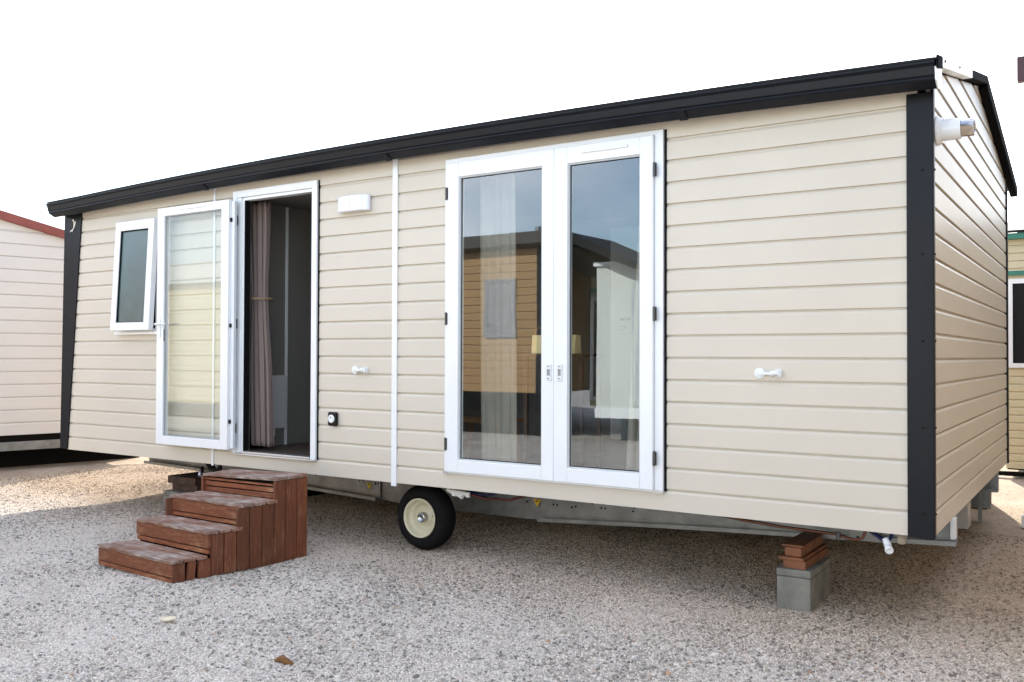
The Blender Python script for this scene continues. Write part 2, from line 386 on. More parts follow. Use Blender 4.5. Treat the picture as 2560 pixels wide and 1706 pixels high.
def hinge(x, y, z, par, h=.085):
    m_ = MB().tube([(x, y, z - h / 2), (x, y, z + h / 2)],   .0065, 10); m_.box(x - .012, x + .012, y + .0055, y + .0095, z - h / 2 + .004, z + h / 2 - .004)
    m_.tube([(x, y, z - .003), (x, y, z + .003)], .008, 10)
    return m_.build('hinge', M_hinge, par)
for z in (2.455, 1.634, .806): hinge(-2.078, -.030, z, df)
# ------------- opened door leaf, folded back against the wall
mb = MB(); frame(mb, -2.972, -2.076, .640, 2.612, -.105, -.048, .088, .088, .072, .068)
frame(mb, -2.968, -2.080, .644, 2.608, -.047, -.040, .06, .04, .04, .04)
mb.box(-2.0755, -2.040, -.078, -.052, .650, 2.602)
leaf = mb.build('door_leaf', M_upvc, home, .004)
box(-2.8835, -2.1645, -.080, -.074, .7125, 2.5435).build('glass', M_glassleaf, leaf)
mb = MB(); frame(mb, -2.8838, -2.1642, .7122, 2.5438, -.0935, -.0815, .007, .007, .007, .007); mb.build('gasket', mat('grey bead', (.35, .37, .38), .5), leaf)
mb = MB(); mb.box(-2.955, -2.915, -.112, -.1055, 1.53, 1.70); mb.tube([(-2.935, -.112, 1.640), (-2.935, -.150, 1.640)], .009); mb.tube([(-2.935, -.150, 1.640), (-2.905, -.152, 1.642), (-2.80, -.150, 1.642)], .0085); mb.build('door_handle', M_white, leaf, .002)
MB().box(-2.985, -2.9725, -.09, -.07, 1.545, 1.575).build('lock_bolt', M_hinge, leaf)
MB().box(-2.884, -2.879, -.1, -.094, 1.50, 1.60).build('lock_plate', M_hinge, leaf)
MB().box(-2.70, -2.345, -.114, -.1055, 2.578, 2.594).build('trickle_vent', M_upvc, leaf, .003)
for z in (2.452, 1.617, .862): MB().box(-2.092, -2.062, -.092, -.0785, z - .015, z + .015).build('hinge_block', M_black, leaf)

# ------------- french doors
mb = MB(); frame(mb, 0, 1.575, .603, 2.700, -.022, .05, .030, .052, .013, .030)
ffm = mb.build('french_door_frame', M_upvc, home, .003)
box(-.004, .03, -.028, -.0225, .598, .617).build('sill_cap', M_alu, ffm); box(1.515, 1.579, -.028, -.0225, .598, .617).build('sill_cap', M_alu, ffm)
MB().box(1.5755, 1.590, -.004, .003, .61, 2.70).build('gasket', M_gasket, ffm)
def french(x0, x1, gx0, gx1, gz0, gz1, hx, lab, vent):
    m_ = MB(); z0, z1 = .617, 2.668
    frame(m_, x0, x1, z0, z1, -.046, .02, gx0 - x0, x1 - gx1, gz0 - z0, z1 - gz1)
    lf = m_.build('french_door_leaf', M_upvc, home, .004); lf['label'] = lab
    box(gx0 - .001, gx1 + .001, -.018, -.010, gz0 - .001, gz1 + .001).build('glass', M_glass, lf)
    m_ = MB(); frame(m_, gx0 - .0005, gx1 + .0005, gz0 - .0005, gz1 + .0005, -.0335, -.0185, .009, .009, .009, .009); m_.build('glazing_bead', mat('glazing bead', (.55, .57, .58), .4), lf)
    m_ = MB(); frame(m_, gx0 + .0088, gx1 - .0088, gz0 + .0088, gz1 - .0088, -.0215, -.0187, .004, .004, .004, .004); m_.build('gasket', M_gasket, lf)
    for z in (2.465, 1.632, .80): hinge(hx, -.052, z, lf)
    hc = .5 * (x0 + gx0) if not vent == 'L' else .5 * (x1 + gx1)
    return lf
lfL = french(.031, .858, .127, .772, .700, 2.570, .030, 'left leaf of the french doors', 'L')
lfR = french(.8595, 1.522, .955, 1.440, .705, 2.565, 1.534, 'right leaf of the french doors', 'R')
MB().box(1.055, 1.362, -.056, -.0465, 2.615, 2.632).build('trickle_vent', M_upvc, lfR, .003)
for x, lf in ((.828, lfL), (.905, lfR)):
    m_ = MB(); frame(m_, x - .018, x + .018, 1.235, 1.335, -.056, -.0465, .007, .007, .03, .03); h = m_.build('pull_handle', M_white, lf, .003)
    MB().box(x - .0108, x + .0108, -.0495, -.0468, 1.266, 1.304).build('pull_recess', mat('shadowed recess', (.3, .3, .29), .6), lf)
    for z in (1.248, 1.323): screw(x, -.0562, z, (0, -1, 0), lf, .004)

# ------------- small top-hung window, tilted open
mb = MB(); frame(mb, -3.655, -3.052, 1.568, 2.560, -.026, .04, .05, .05, .045, .05); mb.box(-3.66, -3.048, -.045, -.0265, 1.560, 1.585)
wf = mb.build('window_frame', M_upvc, home, .003)
mb = MB(); frame(mb, -3.612, -3.070, -.955, 0, -.028, .022, .075, .075, .068, .082)
sash = mb.build('window_sash', M_upvc, home, .004)
pane = box(-3.5375, -2.5 - .6445, -.012, -.006, -.8875, -.0815).build('pane', M_frost, sash)
mb = MB(); frame(mb, -3.538, -3.144, -.888, -.081, -.0215, -.0125, .012, .006, .006, .010); gsk = mb.build('gasket', M_gasket, sash)
# swing about its top edge
piv = Vector((-3.341, -.040, 2.548)); ang = R(-2.9)
def rehang(o, piv):
    me = o.data; me.transform(Matrix.Translation(ORG[o.name] - Vector((-3.341, 0, 0)))); ORG[o.name] = piv
for o in (sash, pane, gsk): rehang(o, piv)
sash.location = piv - ORG['mobile_home']; sash.rotation_euler.x = ang
pane.location = (0, 0, 0); gsk.location = (0, 0, 0)
box(-3.6, -3.1, .01, .02, 1.62, 2.50).build('window_blind', M_dark, wf)

# ------------- wall lamp, socket, door stays, flue
lz0, lz1, lx0, lx1 = 2.420, 2.532, -.975, -.672
def lampprof(n=18):
    pts = []
    for i in range(n + 1):
        a = math.pi * i / n; c = math.cos(a); s_ = math.sin(a)
        pts.append(((lx0 + lx1) / 2 + (lx1 - lx0) / 2 * (abs(c) ** .7) * (1 if c > 0 else -1), -.014 - .058 * s_ ** .8))
    return pts
pp = lampprof()
wl = MB().box(lx0 + .01, lx1 - .01, -.013, -.001, lz0 + .01, lz1 - .01).build('wall_lamp', M_white, home)
mb = MB(); mb.prism(pp, lambda p, t: (p[0], p[1], t), lz0, lz1)
mb.build('lamp_shade', mat('opal lamp cover', (.80, .82, .90), .25, coat=.4), wl, .008)
for i in (5, 9, 13): MB().box(pp[i][0] - .0015, pp[i][0] + .0015, pp[i][1] - .0025, pp[i][1] + .01, lz0 + .006, lz1 - .006).build('shade_rib', mat('lamp rib', (.62, .65, .78), .3), wl)
mb = MB().box(-1.072, -.982, -.026, -.001, .870, .972); sk = mb.build('outdoor_socket', M_black, home, .012)
MB().lathe([(0, .030), (.005, .030), (.007, .026), (.007, .013), (.004, .012), (.004, .0001)], (-1.030, -.0262, .923), (0, -1, 0), 28).build('socket_cover', M_white, sk)
def stay(x, z):
    m_ = MB().lathe([(0, .030), (.008, .030), (.010, .0001)], (x - .055, -.001, z), (0, -1, 0), 20)
    m_.box(x - .055, x + .02, -.030, -.010, z - .008, z + .008); m_.tube([(x + .015, -.022, z), (x + .055, -.040, z + .004), (x + .066, -.036, z - .012)], [.016, .014, .008], 10); m_.box(x + .03, x + .066, -.012, -.001, z - .022, z + .022)
    return m_.build('door_stay', M_white, home, .002)
stay(-.765, 1.281); stay(2.19, 1.297)
FC = (0, .150, 2.535)
fl = MB().lathe([(0, .074), (.010, .074), (.013, .068), (.018, .066), (.024, .064), (.024, .056)], (3.0005, FC[1], FC[2]), (1, 0, 0), 36).build('flue', M_white, home)
MB().lathe([(.02, .055), (.026, .053), (.034, .053), (.105, .053), (.112, .050)], (3.0, FC[1], FC[2]), (1, 0, 0), 36).build('flue_tube', M_upvc, fl)
MB().lathe([(.1125, .051), (.114, .043), (.168, .043), (.172, .040), (.172, .034), (.13, .033), (.13, .0001)], (3.0, FC[1], FC[2]), (1, 0, 0), 36).build('flue_cap', M_chrome, fl)
# inner lining and partitions
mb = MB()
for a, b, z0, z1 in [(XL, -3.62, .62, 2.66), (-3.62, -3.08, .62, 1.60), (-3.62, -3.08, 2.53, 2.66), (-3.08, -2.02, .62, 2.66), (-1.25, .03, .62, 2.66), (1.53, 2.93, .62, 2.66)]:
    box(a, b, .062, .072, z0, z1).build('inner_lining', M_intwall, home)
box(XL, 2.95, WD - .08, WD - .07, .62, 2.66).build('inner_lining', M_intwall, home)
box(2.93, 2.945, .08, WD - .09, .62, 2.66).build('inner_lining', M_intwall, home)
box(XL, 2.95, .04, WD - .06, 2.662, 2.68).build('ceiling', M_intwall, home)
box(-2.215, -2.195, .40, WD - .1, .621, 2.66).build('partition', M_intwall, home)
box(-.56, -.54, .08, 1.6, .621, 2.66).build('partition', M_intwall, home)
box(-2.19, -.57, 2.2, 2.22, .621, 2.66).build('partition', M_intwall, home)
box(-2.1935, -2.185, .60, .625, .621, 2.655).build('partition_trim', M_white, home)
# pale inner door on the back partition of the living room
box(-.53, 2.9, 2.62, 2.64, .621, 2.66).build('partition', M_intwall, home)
idr = box(-.1, .62, 2.60, 2.619, .63, 2.56).build('inner_door', M_white, home, .003)
mb = MB().tube([(.03, 2.599, 1.72), (.03, 2.55, 1.72), (.13, 2.545, 1.725)], .009); mb.lathe([(0, .022), (.006, .020), (.006, .008)], (.03, 2.599, 1.64), (0, -1, 0), 20); mb.build('door_handle', M_chrome, idr)
mb = MB()
for k in range(3): mb.box(.78 + .34 * k, 1.11 + .34 * k, 1.7, 2.55, .64, 1.50)
mb.box(.76, 1.82, 1.68, 2.58, 1.502, 1.54); mb.build('kitchen_unit', M_rad, home, .004)
mb = MB().box(-2.1935, -2.165, .44, .60, .765, 1.215); mb.box(-2.1945, -2.18, .47, .49, .70, .764); mb.build('radiator', M_rad, home, .006)

# ------------- chassis
def zb_at(x):
    P_ = [(-4.3, .325), (-3.4, .305), (-1.6, .238), (-.75, .205), (.3, .210), (1.3, .268), (2.36, .315), (3.02, .350)]
    for (a, za), (b, zb) in zip(P_, P_[1:]):
        if a <= x <= b: return za + (zb - za) * (x - a) / (b - a)
    return P_[0][1] if x < P_[0][0] else P_[-1][1]
def beam(x0, x1, yb, fl=True, zoff=0.):
    m_ = MB(); n = max(2, int((x1 - x0) / .25)); xs = [x0 + (x1 - x0) * i / n for i in range(n + 1)]
    for a, b in zip(xs, xs[1:]):
        za, zb = zb_at(a) + zoff, zb_at(b) + zoff
        m_.hexa([(a, yb, za), (b, yb, zb), (b, yb + .005, zb), (a, yb + .005, za), (a, yb, .499), (b, yb, .499), (b, yb + .005, .499), (a, yb + .005, .499)])
        if fl:
            m_.hexa([(a, yb - .055, za), (b, yb - .055, zb), (b, yb, zb), (a, yb, za), (a, yb - .055, za + .006), (b, yb - .055, zb + .006), (b, yb, zb + .006), (a, yb, za + .006)])
            m_.hexa([(a, yb - .058, za), (b, yb - .058, zb), (b, yb - .0555, zb), (a, yb - .0555, za), (a, yb - .058, za + .026), (b, yb - .058, zb + .026), (b, yb - .0555, zb + .026), (a, yb - .0555, za + .026)])
    return m_.build('chassis_beam', M_galv, home)
b1 = beam(-4.2, -1.2, .705); b2 = beam(-1.21, .33, .72, False, .0); b3 = beam(.32, 3.015, .705)
beam(-4.2, 3.0, 3.1)
MB().box(2.985, 3.012, .648, .74, .385, .499).build('chassis_bracket', M_white, home, .004)
MB().box(2.70, 2.714, .80, 3.05, .34, .498).build('cross_member', M_galv, home)
def tri(x, z, s_, par):
    q = MB().prism([(-s_, s_ * .75), (s_, s_ * .75), (0, -s_)], lambda p, t: (x + p[0], t, z + p[1]), .7015, .7045).build('warning_label', M_yel, par)
    MB().prism([(-s_ * .5, s_ * .45), (s_ * .5, s_ * .45), (s_ * .35, s_ * .25), (-s_ * .35, s_ * .25)], lambda p, t: (x + p[0], t, z + p[1]), .7, .7012).build('label_print', M_dkwood, par)
tri(.285, .335, .032, b3); tri(-1.315, .325, .030, b1); tri(2.33, .455, .028, b3)
mb = MB()
for (x, z) in [(.20, .335), (.42, .335), (.45, .334), (.57, .33), (.60, .337), (.71, .375), (.73, .37), (.80, .38), (.82, .375), (.80, .345), (.83, .345), (1.05, .37), (1.04, .345), (1.25, .40)]:
    MB().lathe([(0, .007), (.003, .0065), (.003, .0001)], (x, .7047, z), (0, -1, 0), 8).build('rivet', M_dark, b3)
mb = MB()
for i, (x, z) in enumerate([(-1.92, .40), (-1.86, .395), (-1.80, .40), (-1.80, .375), (-1.74, .398), (-1.70, .374), (-1.66, .396), (-1.60, .39), (-1.55, .39), (-1.5, .388), (-1.92, .372), (-1.42, .36), (-1.38, .36), (-1.25, .35), (-1.22, .352)]):
    MB().lathe([(0, .010 if i % 3 == 1 else .006), (.003, .006), (.003, .0001)], (x, .7047, z), (0, -1, 0), 8).build('rivet', M_dark, b1)
mb = MB().box(2.45, 2.62, .640, .646, .325, .385); mb.build('joint_plate', M_galv, b3, .002)
screw(2.50, .6395, .345, (0, -1, 0), b3, .008)
# wheel
WC = Vector((-.385, .20, .232))
wh = MB().lathe([(.20, .04), (.36, .04)], WC, (0, 1, 0), 16).build('wheel', M_black, home)
MB().lathe([(.012, .135), (.0, .150), (-.006, .170), (-.004, .195), (.012, .216), (.035, .228), (.05, .2315), (.08, .2335), (.105, .2315), (.125, .226), (.14, .212), (.149, .19), (.150, .165), (.14, .135), (.03, .13)], WC, (0, 1, 0), 64).build('tyre', M_rubber, wh)
MB().lathe([(-.002, .141), (-.010, .139), (-.012, .131), (.004, .124), (.034, .119), (.040, .108), (.036, .100), (.066, .094), (.074, .084), (.068, .070), (.074, .058), (.056, .050), (.054, .036), (.058, .0001)], WC, (0, 1, 0), 56).build('rim', M_rim, wh)
MB().lathe([(.058, .036), (.016, .036), (.010, .031), (.008, .023), (.020, .019), (.020, .0001)], WC, (0, 1, 0), 28).build('hub', M_chrome, wh)
MB().tube([WC + Vector((.080, .046, .02)), WC + Vector((.112, .006, .022))], .004, 8).build('valve_stem', M_black, wh)
# plumbing under the floor edge
MB().tube([(1.80, .12, .492), (2.0, .12, .470), (2.225, .12, .455), (2.50, .12, .446), (2.56, .11, .436), (2.61, .10, .430), (2.645, .10, .446), (2.66, .11, .485)], .008, 10).build('copper_pipe', M_copper, home)
MB().tube([(2.52, .108, .425), (2.52, .108, .462)], .012, 10).build('pipe_clip', M_hinge, home)
MB().tube([(2.66, .10, .50), (2.72, .08, .470), (2.765, .055, .445)], .011, 10).build('supply_hose', M_blue, home)
MB().tube([(2.80, .10, .53), (2.79, .06, .470), (2.783, .05, .455)], .009, 10).build('supply_hose', M_blue, home)
mb = MB().tube([(2.765, .055, .462), (2.776, .045, .440), (2.785, .040, .412)], [.017, .019, .017], 16); mb.tube([(2.775, .045, .432), (2.79, .015, .415)], [.017, .016], 16); mb.lathe([(0, .0205), (.012, .0205), (.014, .017), (.010, .012), (.010, .0001)], (2.7885, .02, .416), (.35, -1, -.4), 20)
mb.build('pipe_elbow', M_upvc, home)
MB().tube([(2.84, .10, .50), (2.838, .08, .470), (2.84, .06, .452)], [.020, .024, .019], 16).build('drain_cap', mat('aged plastic', (.45, .40, .31), .5), home)
mb = MB().tube([(-.06, .10, .475), (-.02, .10, .462), (.05, .10, .462), (.10, .11, .452)], [.016, .020, .016, .018], 12)
mb.tube([(-.0, .10, .475), (.0, .09, .435)], [.014, .017], 12); mb.tube([(.02, .10, .452), (.07, .09, .432)], [.016, .014], 12); mb.tube([(.11, .10, .47), (.11, .1, .436)], [.015, .016], 12)
mb.build('pipe_fittings', mat('white plumbing plastic', (.70, .70, .66), .35), home)
MB().tube([(.10, .12, .452), (.25, .13, .432), (.42, .14, .440), (.60, .15, .492)], .009, 10).build('hot_hose', M_redh, home)
MB().tube([(.06, .16, .462), (.22, .16, .448), (.36, .16, .490)], .009, 10).build('cold_hose', M_blue, home)
mb = MB()
for d in (0, .035, .08): mb.tube([(-2.62 + d, .12, .50), (-2.56 + d, .13, .43 - d * .3), (-2.46 + d * .5, .12, .44), (-2.40, .11, .50)], .012, 8)
mb.build('drain_hoses', M_black, home)
MB().tube([(-2.60, .08, .45), (-2.575, .05, .425), (-2.56, .03, .385)], [.012, .020, .022], 14).build('tap_fitting', M_chrome, home)

# ------------------------------------------------------------------ things around the home
def conc(x0, x1, y0, y1, z1, label, group='concrete blocks under the mobile home'):
    e = empty('concrete_block', ((x0 + x1) / 2, y0, 0), label, 'concrete block', group)
    box(x0, x1, y0, y1, -.02, z1 - .043).build('block', M_conc, e, .006)
    box(x0 - .002, x1 + .002, y0 - .002, y1, z1 - .0405, z1).build('capping_slab', M_conc, e, .005)
conc(2.165, 2.350, .195, .62, .212, 'grey concrete block standing clear under the right end of the home')
conc(-3.375, -3.175, .27, .67, .170, 'grey concrete block behind the wooden steps under the left end')
tag(box(2.195, 2.318, .215, .70, .2125, .2575).build('packing_timber', M_terra, None, .004), 'orange brown timber lying directly on the concrete block at right', 'timber block', 'timber packing on the blocks')
tag(box(2.170, 2.310, .205, .70, .258, .276).build('packing_timber', M_terra, None, .003), 'thin wide orange brown board between two timbers over the right block', 'timber block', 'timber packing on the blocks')
tag(box(2.200, 2.292, .225, .70, .2765, .327).build('packing_timber', M_terra, None, .006), 'topmost timber with a lipped cap touching the chassis over the right block', 'timber block', 'timber packing on the blocks')
tag(MB().box(2.18, 2.30, .24, .70, .3275, .338).build('packing_board', M_terra, None, .002), 'thin brown board squeezed under the chassis on top of the timber stack', 'board', 'timber packing on the blocks')
tag(box(-3.33, -2.99, .33, .70, .1705, .235).build('packing_timber', M_dkwood, None, .004), 'lower blackened timber resting on the block behind the steps', 'timber block', 'timber packing on the blocks')
tag(box(-3.37, -2.99, .31, .70, .236, .302).build('packing_timber', M_dkwood, None, .004), 'upper blackened timber in the stack behind the wooden steps', 'timber block', 'timber packing on the blocks')

# wooden steps, slightly skewed
Rc = [(-1.02, -1.38), (-.986, -1.146), (-.94, -.91), (-.92, -.64), (-.92, -.365)]
Lc = [(-1.87, -1.32), (-1.787, -1.097), (-1.69, -.896), (-1.645, -.66), (-1.63, -.40)]
Zs = [.14, .285, .425, .57]
def F(s_, t, z):
    s_ = max(-.2, min(s_, 4)); i = min(3, max(0, int(math.floor(s_)))); u = s_ - i
    rx = Rc[i][0] + (Rc[i + 1][0] - Rc[i][0]) * u; ry = Rc[i][1] + (Rc[i + 1][1] - Rc[i][1]) * u
    lx = Lc[i][0] + (Lc[i + 1][0] - Lc[i][0]) * u; ly = Lc[i][1] + (Lc[i + 1][1] - Lc[i][1]) * u
    return (lx + (rx - lx) * t, ly + (ry - ly) * t, z)
steps = empty('wooden_steps', (-1.4, -.85, 0), 'weathered red brown wooden steps of four treads below the open door', 'steps')
def plank(mb, s0, s1, t0, t1, z0, z1, j=0., n=1):
    a, b, c, d = [random.uniform(-j, j) for _ in range(4)]
    for i in range(n):
        ta, tb = t0 + (t1 - t0) * i / n, t0 + (t1 - t0) * (i + 1) / n
        za = lambda t: a * (1 - (t - t0) / (t1 - t0)) + b * (t - t0) / (t1 - t0)
        mb.hexa([F(s0, ta, z0), F(s0, tb, z0), F(s1, tb, z0), F(s1, ta, z0), F(s0, ta, z1 + za(ta)), F(s0, tb, z1 + za(tb)), F(s1, tb, z1 + za(tb) + c * .5), F(s1, ta, z1 + za(ta) + c * .5)])
for i, z in enumerate(Zs):
    end = i + 1 if i < 3 else 4
    drop = .018 if i == 3 else 0
    mb = MB(); cuts = [i - .06, i + .31, i + .66, end + (.0 if i < 3 else 0)]
    for a, b in zip(cuts, cuts[1:]):
        tz = z - .022
        j = [random.uniform(-.003, .003) for _ in range(4)]
        t0, t1 = -.004 + random.uniform(-.004, .004), 1.010 + random.uniform(-.003, .004)
        p = [F(a + .026, t0, tz - drop), F(a + .026, t1, tz), F(b - .026, t1, tz), F(b - .026, t0, tz - drop), F(a + .026, t0, z - drop + j[0]), F(a + .026, t1, z + j[1]), F(b - .026, t1, z + j[2]), F(b - .026, t0, z - drop + j[3])]
        mb.hexa(p)
    mb.build('tread', M_tread, steps, .004)
    lo = Zs[i - 1] if i else 0
    mb = MB(); top = z - .0235; H = top - lo
    if i < 3:
        plank(mb, i + .005, i + .09, .0, .997, lo + H * .30, top, .0012); plank(mb, i + .02, i + .09, .004, .99, lo + .002, lo + H * .24, .0015)
    else:
        for q in range(3): plank(mb, i + .005 + .01 * (q % 2), i + .09, .0, .997, lo + H * (q / 3 + .02), lo + H * ((q + 1) / 3 - .05) - drop * (q == 2), .002)
    mb.build('riser', M_riser, steps, .003)
for side in (1, 0):
    mb = MB(); nP = 11; e = [4 * k / nP for k in range(nP + 1)]
    for k in range(nP):
        a, b = e[k] + .014, e[k + 1] - .014
        mid = (a + b) / 2; st = min(3, int(mid + .02)); 
        if int(b) > int(a) and b - int(b) < .14: b = int(b) - .01 if False else b; st = int(a)
        h = Zs[min(3, st)] - .024
        if side == 0 and st == 3: h -= .02
        if k == 1: a += .03; b -= .09
        t0, t1 = (.978, 1.004) if side else (-.004, .022)
        z0 = .0 + random.uniform(0, .006)
        sh = random.uniform(-.003, .003)
        lean = .05 if k == 1 else 0
        mb.hexa([F(a, t0, z0), F(a, t1 + sh, z0), F(b, t1 + sh, z0), F(b, t0, z0), F(a + lean, t0, h), F(a + lean, t1, h), F(b + lean, t1, h), F(b + lean, t0, h)])
    mb.build('side_panel', M_side, steps, .003)
mb = MB()
for i, z in enumerate(Zs): plank(mb, i + .10, 3.96, .03, .97, 0.0 if i == 0 else Zs[i - 1] - .026, z - .026)
mb.build('inner_carcass', M_dark, steps)

for i, z in enumerate(Zs):
    for t in (.06, .5, .94):
        p = Vector(F(i + .004, t, (Zs[i - 1] if i else 0) * .35 + z * .65)); MB().lathe([(0, .0045), (.0025, .004), (.003, .0001)], p, (0, -1, 0), 8).build('nail_head', M_dkwood, steps)
# curtains
def curtain(name, xs, y0, amp, waves, z0, z1, mtl, label, cat, tie=None, seed=1, group=None, pinch=.55):
    rnd = random.Random(seed); mb = MB(); nx, nz = 90, 40
    xa, xb, xc, xd = xs   # top-left, top-right, bottom-left, bottom-right
    ph = rnd.uniform(0, 6); vs = []
    for j in range(nz + 1):
        v = j / nz; z = z1 + (z0 - z1) * v
        l = xa + (xc - xa) * v; r = xb + (xd - xb) * v
        if tie is not None:
            k = math.exp(-((z - tie) / .42) ** 2); cx = (l * .55 + r * .45)
            l += (cx - l) * pinch * k; r += (cx - r) * pinch * k
        for i in range(nx + 1):
            u = i / nx
            y = y0 + amp * (math.sin(u * waves * 6.283 + ph + .5 * math.sin(3 * v)) + .35 * math.sin(u * waves * 14.1 + ph * 2 + v))
            vs.append((l + (r - l) * u + amp * .3 * math.sin(u * waves * 12.5), y, z + .006 * math.sin(u * waves * 6.28)))
    fs = [(j * (nx + 1) + i, j * (nx + 1) + i + 1, (j + 1) * (nx + 1) + i + 1, (j + 1) * (nx + 1) + i) for j in range(nz) for i in range(nx)]
    mb.add(vs, fs, True); o = mb.build(name, mtl, None, recalc=False)
    sm = o.modifiers.new('thickness', 'SOLIDIFY'); sm.thickness = .002
    return tag(o, label, cat, group)
curtain('curtain', (-2.21, -1.93, -2.14, -1.87), .20, .022, 4.5, .655, 2.63, M_curt, 'taupe curtain gathered by a tieback inside the open doorway', 'curtain', tie=1.84, seed=3, pinch=.30)
curtain('curtain', (.17, .45, .19, .47), .15, .014, 2.2, .665, 2.62, M_sheer, 'pale sheer curtain behind the left french door glass', 'curtain', seed=5, group='sheer curtains behind the french doors')
curtain('curtain', (1.36, 1.47, 1.25, 1.46), .15, .016, 2.5, .665, 2.62, M_sheer, 'pale sheer curtain behind the right french door glass', 'curtain', seed=8, group='sheer curtains behind the french doors')
tag(MB().lathe([(-.010, .098), (-.007, .102), (.007, .102), (.010, .098)], (-2.04, .20, 1.84), (0, 0, 1), 24).build('curtain_tieback', mat('tieback cord', (.25, .17, .10), .7)), 'thin brown tieback round the curtain in the open doorway', 'tieback')
# furniture inside the living room
tb = empty('console_table', (.73, .3, .62), 'dark slim console table inside, behind the meeting stiles of the french doors', 'table')
box(.50, .95, .16, .44, 1.382, 1.402).build('tabletop', M_dkwood, tb, .003)
for x in (.52, .93):
    for y in (.18, .42): box(x - .012, x + .012, y - .012, y + .012, .621, 1.381).build('leg', M_dkwood, tb)
st_ = empty('wooden_stool', (.0, .6, .62), 'low varnished wooden stool inside, behind the left french door', 'stool')
box(-.35, .14, .45, .75, .905, .935).build('seat', M_intwood, st_, .003)
for x, dx in ((-.30, -.04), (.09, .04)):
    for y in (.49, .71): MB().hexa([(x - .015 + dx, y - .015, .621), (x + .015 + dx, y - .015, .621), (x + .015 + dx, y + .015, .621), (x - .015 + dx, y + .015, .621), (x - .015, y - .015, .904), (x + .015, y - .015, .904), (x + .015, y + .015, .904), (x - .015, y + .015, .904)]).build('leg', M_intwood, st_)
bag = empty('paper_bag', (.72, .22, 1.4025), 'small yellow paper carrier bag standing on the table inside the french doors', 'paper bag')
mb = MB().hexa([(.565, .17, 1.403), (.885, .17, 1.403), (.885, .26, 1.403), (.565, .26, 1.403), (.562, .185, 1.522), (.888, .185, 1.522), (.888, .245, 1.522), (.562, .245, 1.522)]); mb.build('bag_body', M_paper, bag)
MB().tube([(.580, .19, 1.52), (.585, .19, 1.555), (.610, .19, 1.575), (.635, .19, 1.555), (.640, .19, 1.52)], .003, 6).build('bag_handle', M_intwood, bag)

# ------------------------------------------------------------------ left neighbour (end gable facing us)
O = Vector((-7.2, .84, 0)); U = Vector((.2316, .973, 0)).normalized(); Nn = Vector((U.y, -U.x, 0))
def nb(s_, d, z): return O + U * s_ - Nn * d + Vector((0, 0, z))
n1 = empty('mobile_home', (-9, 1, 0), 'cream mobile home with a dark red roof edge at the left edge of the yard', 'mobile home')
RS, RZn = -1.15, 3.33
def ngz(s_): return RZn - .233 * abs(s_ - RS)
mb = MB(); fN = lambda p, t: nb(t, p[0], p[1])
S0, S1 = -4.1, 1.85
siding(mb, fN, S0, S1, .425, .425 + .152 * 14, .425, .152)
k = 14
while .425 + k * .152 < RZn:
    z0 = .425 + k * .152
    seg = [S0 + (S1 - S0) * i / 80 for i in range(81)]
    for a, b in zip(seg, seg[1:]):
        zt = min(z0 + .152, ngz((a + b) / 2) - .04)
        if zt > z0 + .004: siding(mb, fN, a, b, z0, zt, .425, .152)
    k += 1
mb.build('end_wall', M_nbsid, n1)
mb = MB()
for a, b in ((S0 - .15, RS), (RS, S1 + .15)):
    q = lambda s_, d, dz: nb(s_, d, ngz(s_) + dz)
    mb.hexa([q(a, .05, -.10), q(b, .05, -.10), q(b, -.07, -.10), q(a, -.07, -.10), q(a, .05, 0), q(b, .05, 0), q(b, -.07, 0), q(a, -.07, 0)])
mb.build('verge_board', M_redtrim, n1, .004)
mb = MB()
for a, b in ((S0 - .15, RS), (RS, S1 + .15)):
    q = lambda s_, d, dz: nb(s_, d, ngz(s_) + dz)
    mb.hexa([q(a, 7, -.06), q(b, 7, -.06), q(b, .051, -.06), q(a, .051, -.06), q(a, 7, -.01), q(b, 7, -.01), q(b, .051, -.01), q(a, .051, -.01)])
mb.build('roof', M_redtrim, n1)
mb = MB(); mb.hexa([nb(S1, 7, .425), nb(S1, .03, .425), nb(S1 - .05, .03, .425), nb(S1 - .05, 7, .425), nb(S1, 7, 2.55), nb(S1, .03, 2.55), nb(S1 - .05, .03, 2.55), nb(S1 - .05, 7, 2.55)])
mb.build('side_wall', M_nbsid, n1); mb = MB(); mb.hexa([nb(S0 + .05, 7, .425), nb(S0 + .05, .03, .425), nb(S0, .03, .425), nb(S0, 7, .425), nb(S0 + .05, 7, 2.55), nb(S0 + .05, .03, 2.55), nb(S0, .03, 2.55), nb(S0, 7, 2.55)])
mb.build('side_wall', M_nbsid, n1)
def nbbox(s0, s1, d0, d1, z0, z1): return MB().hexa([nb(s0, d1, z0), nb(s0, d0, z0), nb(s1, d0, z0), nb(s1, d1, z0), nb(s0, d1, z1), nb(s0, d0, z1), nb(s1, d0, z1), nb(s1, d1, z1)])
nbbox(S0 + .05, S1 - .05, .04, .10, .345, .43).build('underfloor', M_dark, n1)
nbbox(S0 + .02, S1 - .02, .0, .03, .24, .344).build('chassis_beam', M_galv, n1, .003)
nbbox(S0 + .05, S1 - .05, .45, .50, -.01, .42).build('underside_fill', M_dark, n1)  # dark sheet stands for the shaded void under the floor
nbbox(S1 - .3, S1 - .25, .5, 7, -.01, .42).build('underside_fill', M_dark, n1)  # dark sheet hides the sunlit ground beyond the void
# dark low block added to fill the shaded gap seen under the floor
tag(nbbox(1.9, 4.6, 1.8, 3.2, -.01, .62).build('dark_infill', M_dkwood, None, .01), 'low dark block added behind the red roofed neighbour, filling the shaded gap under the floor line', 'dark infill')

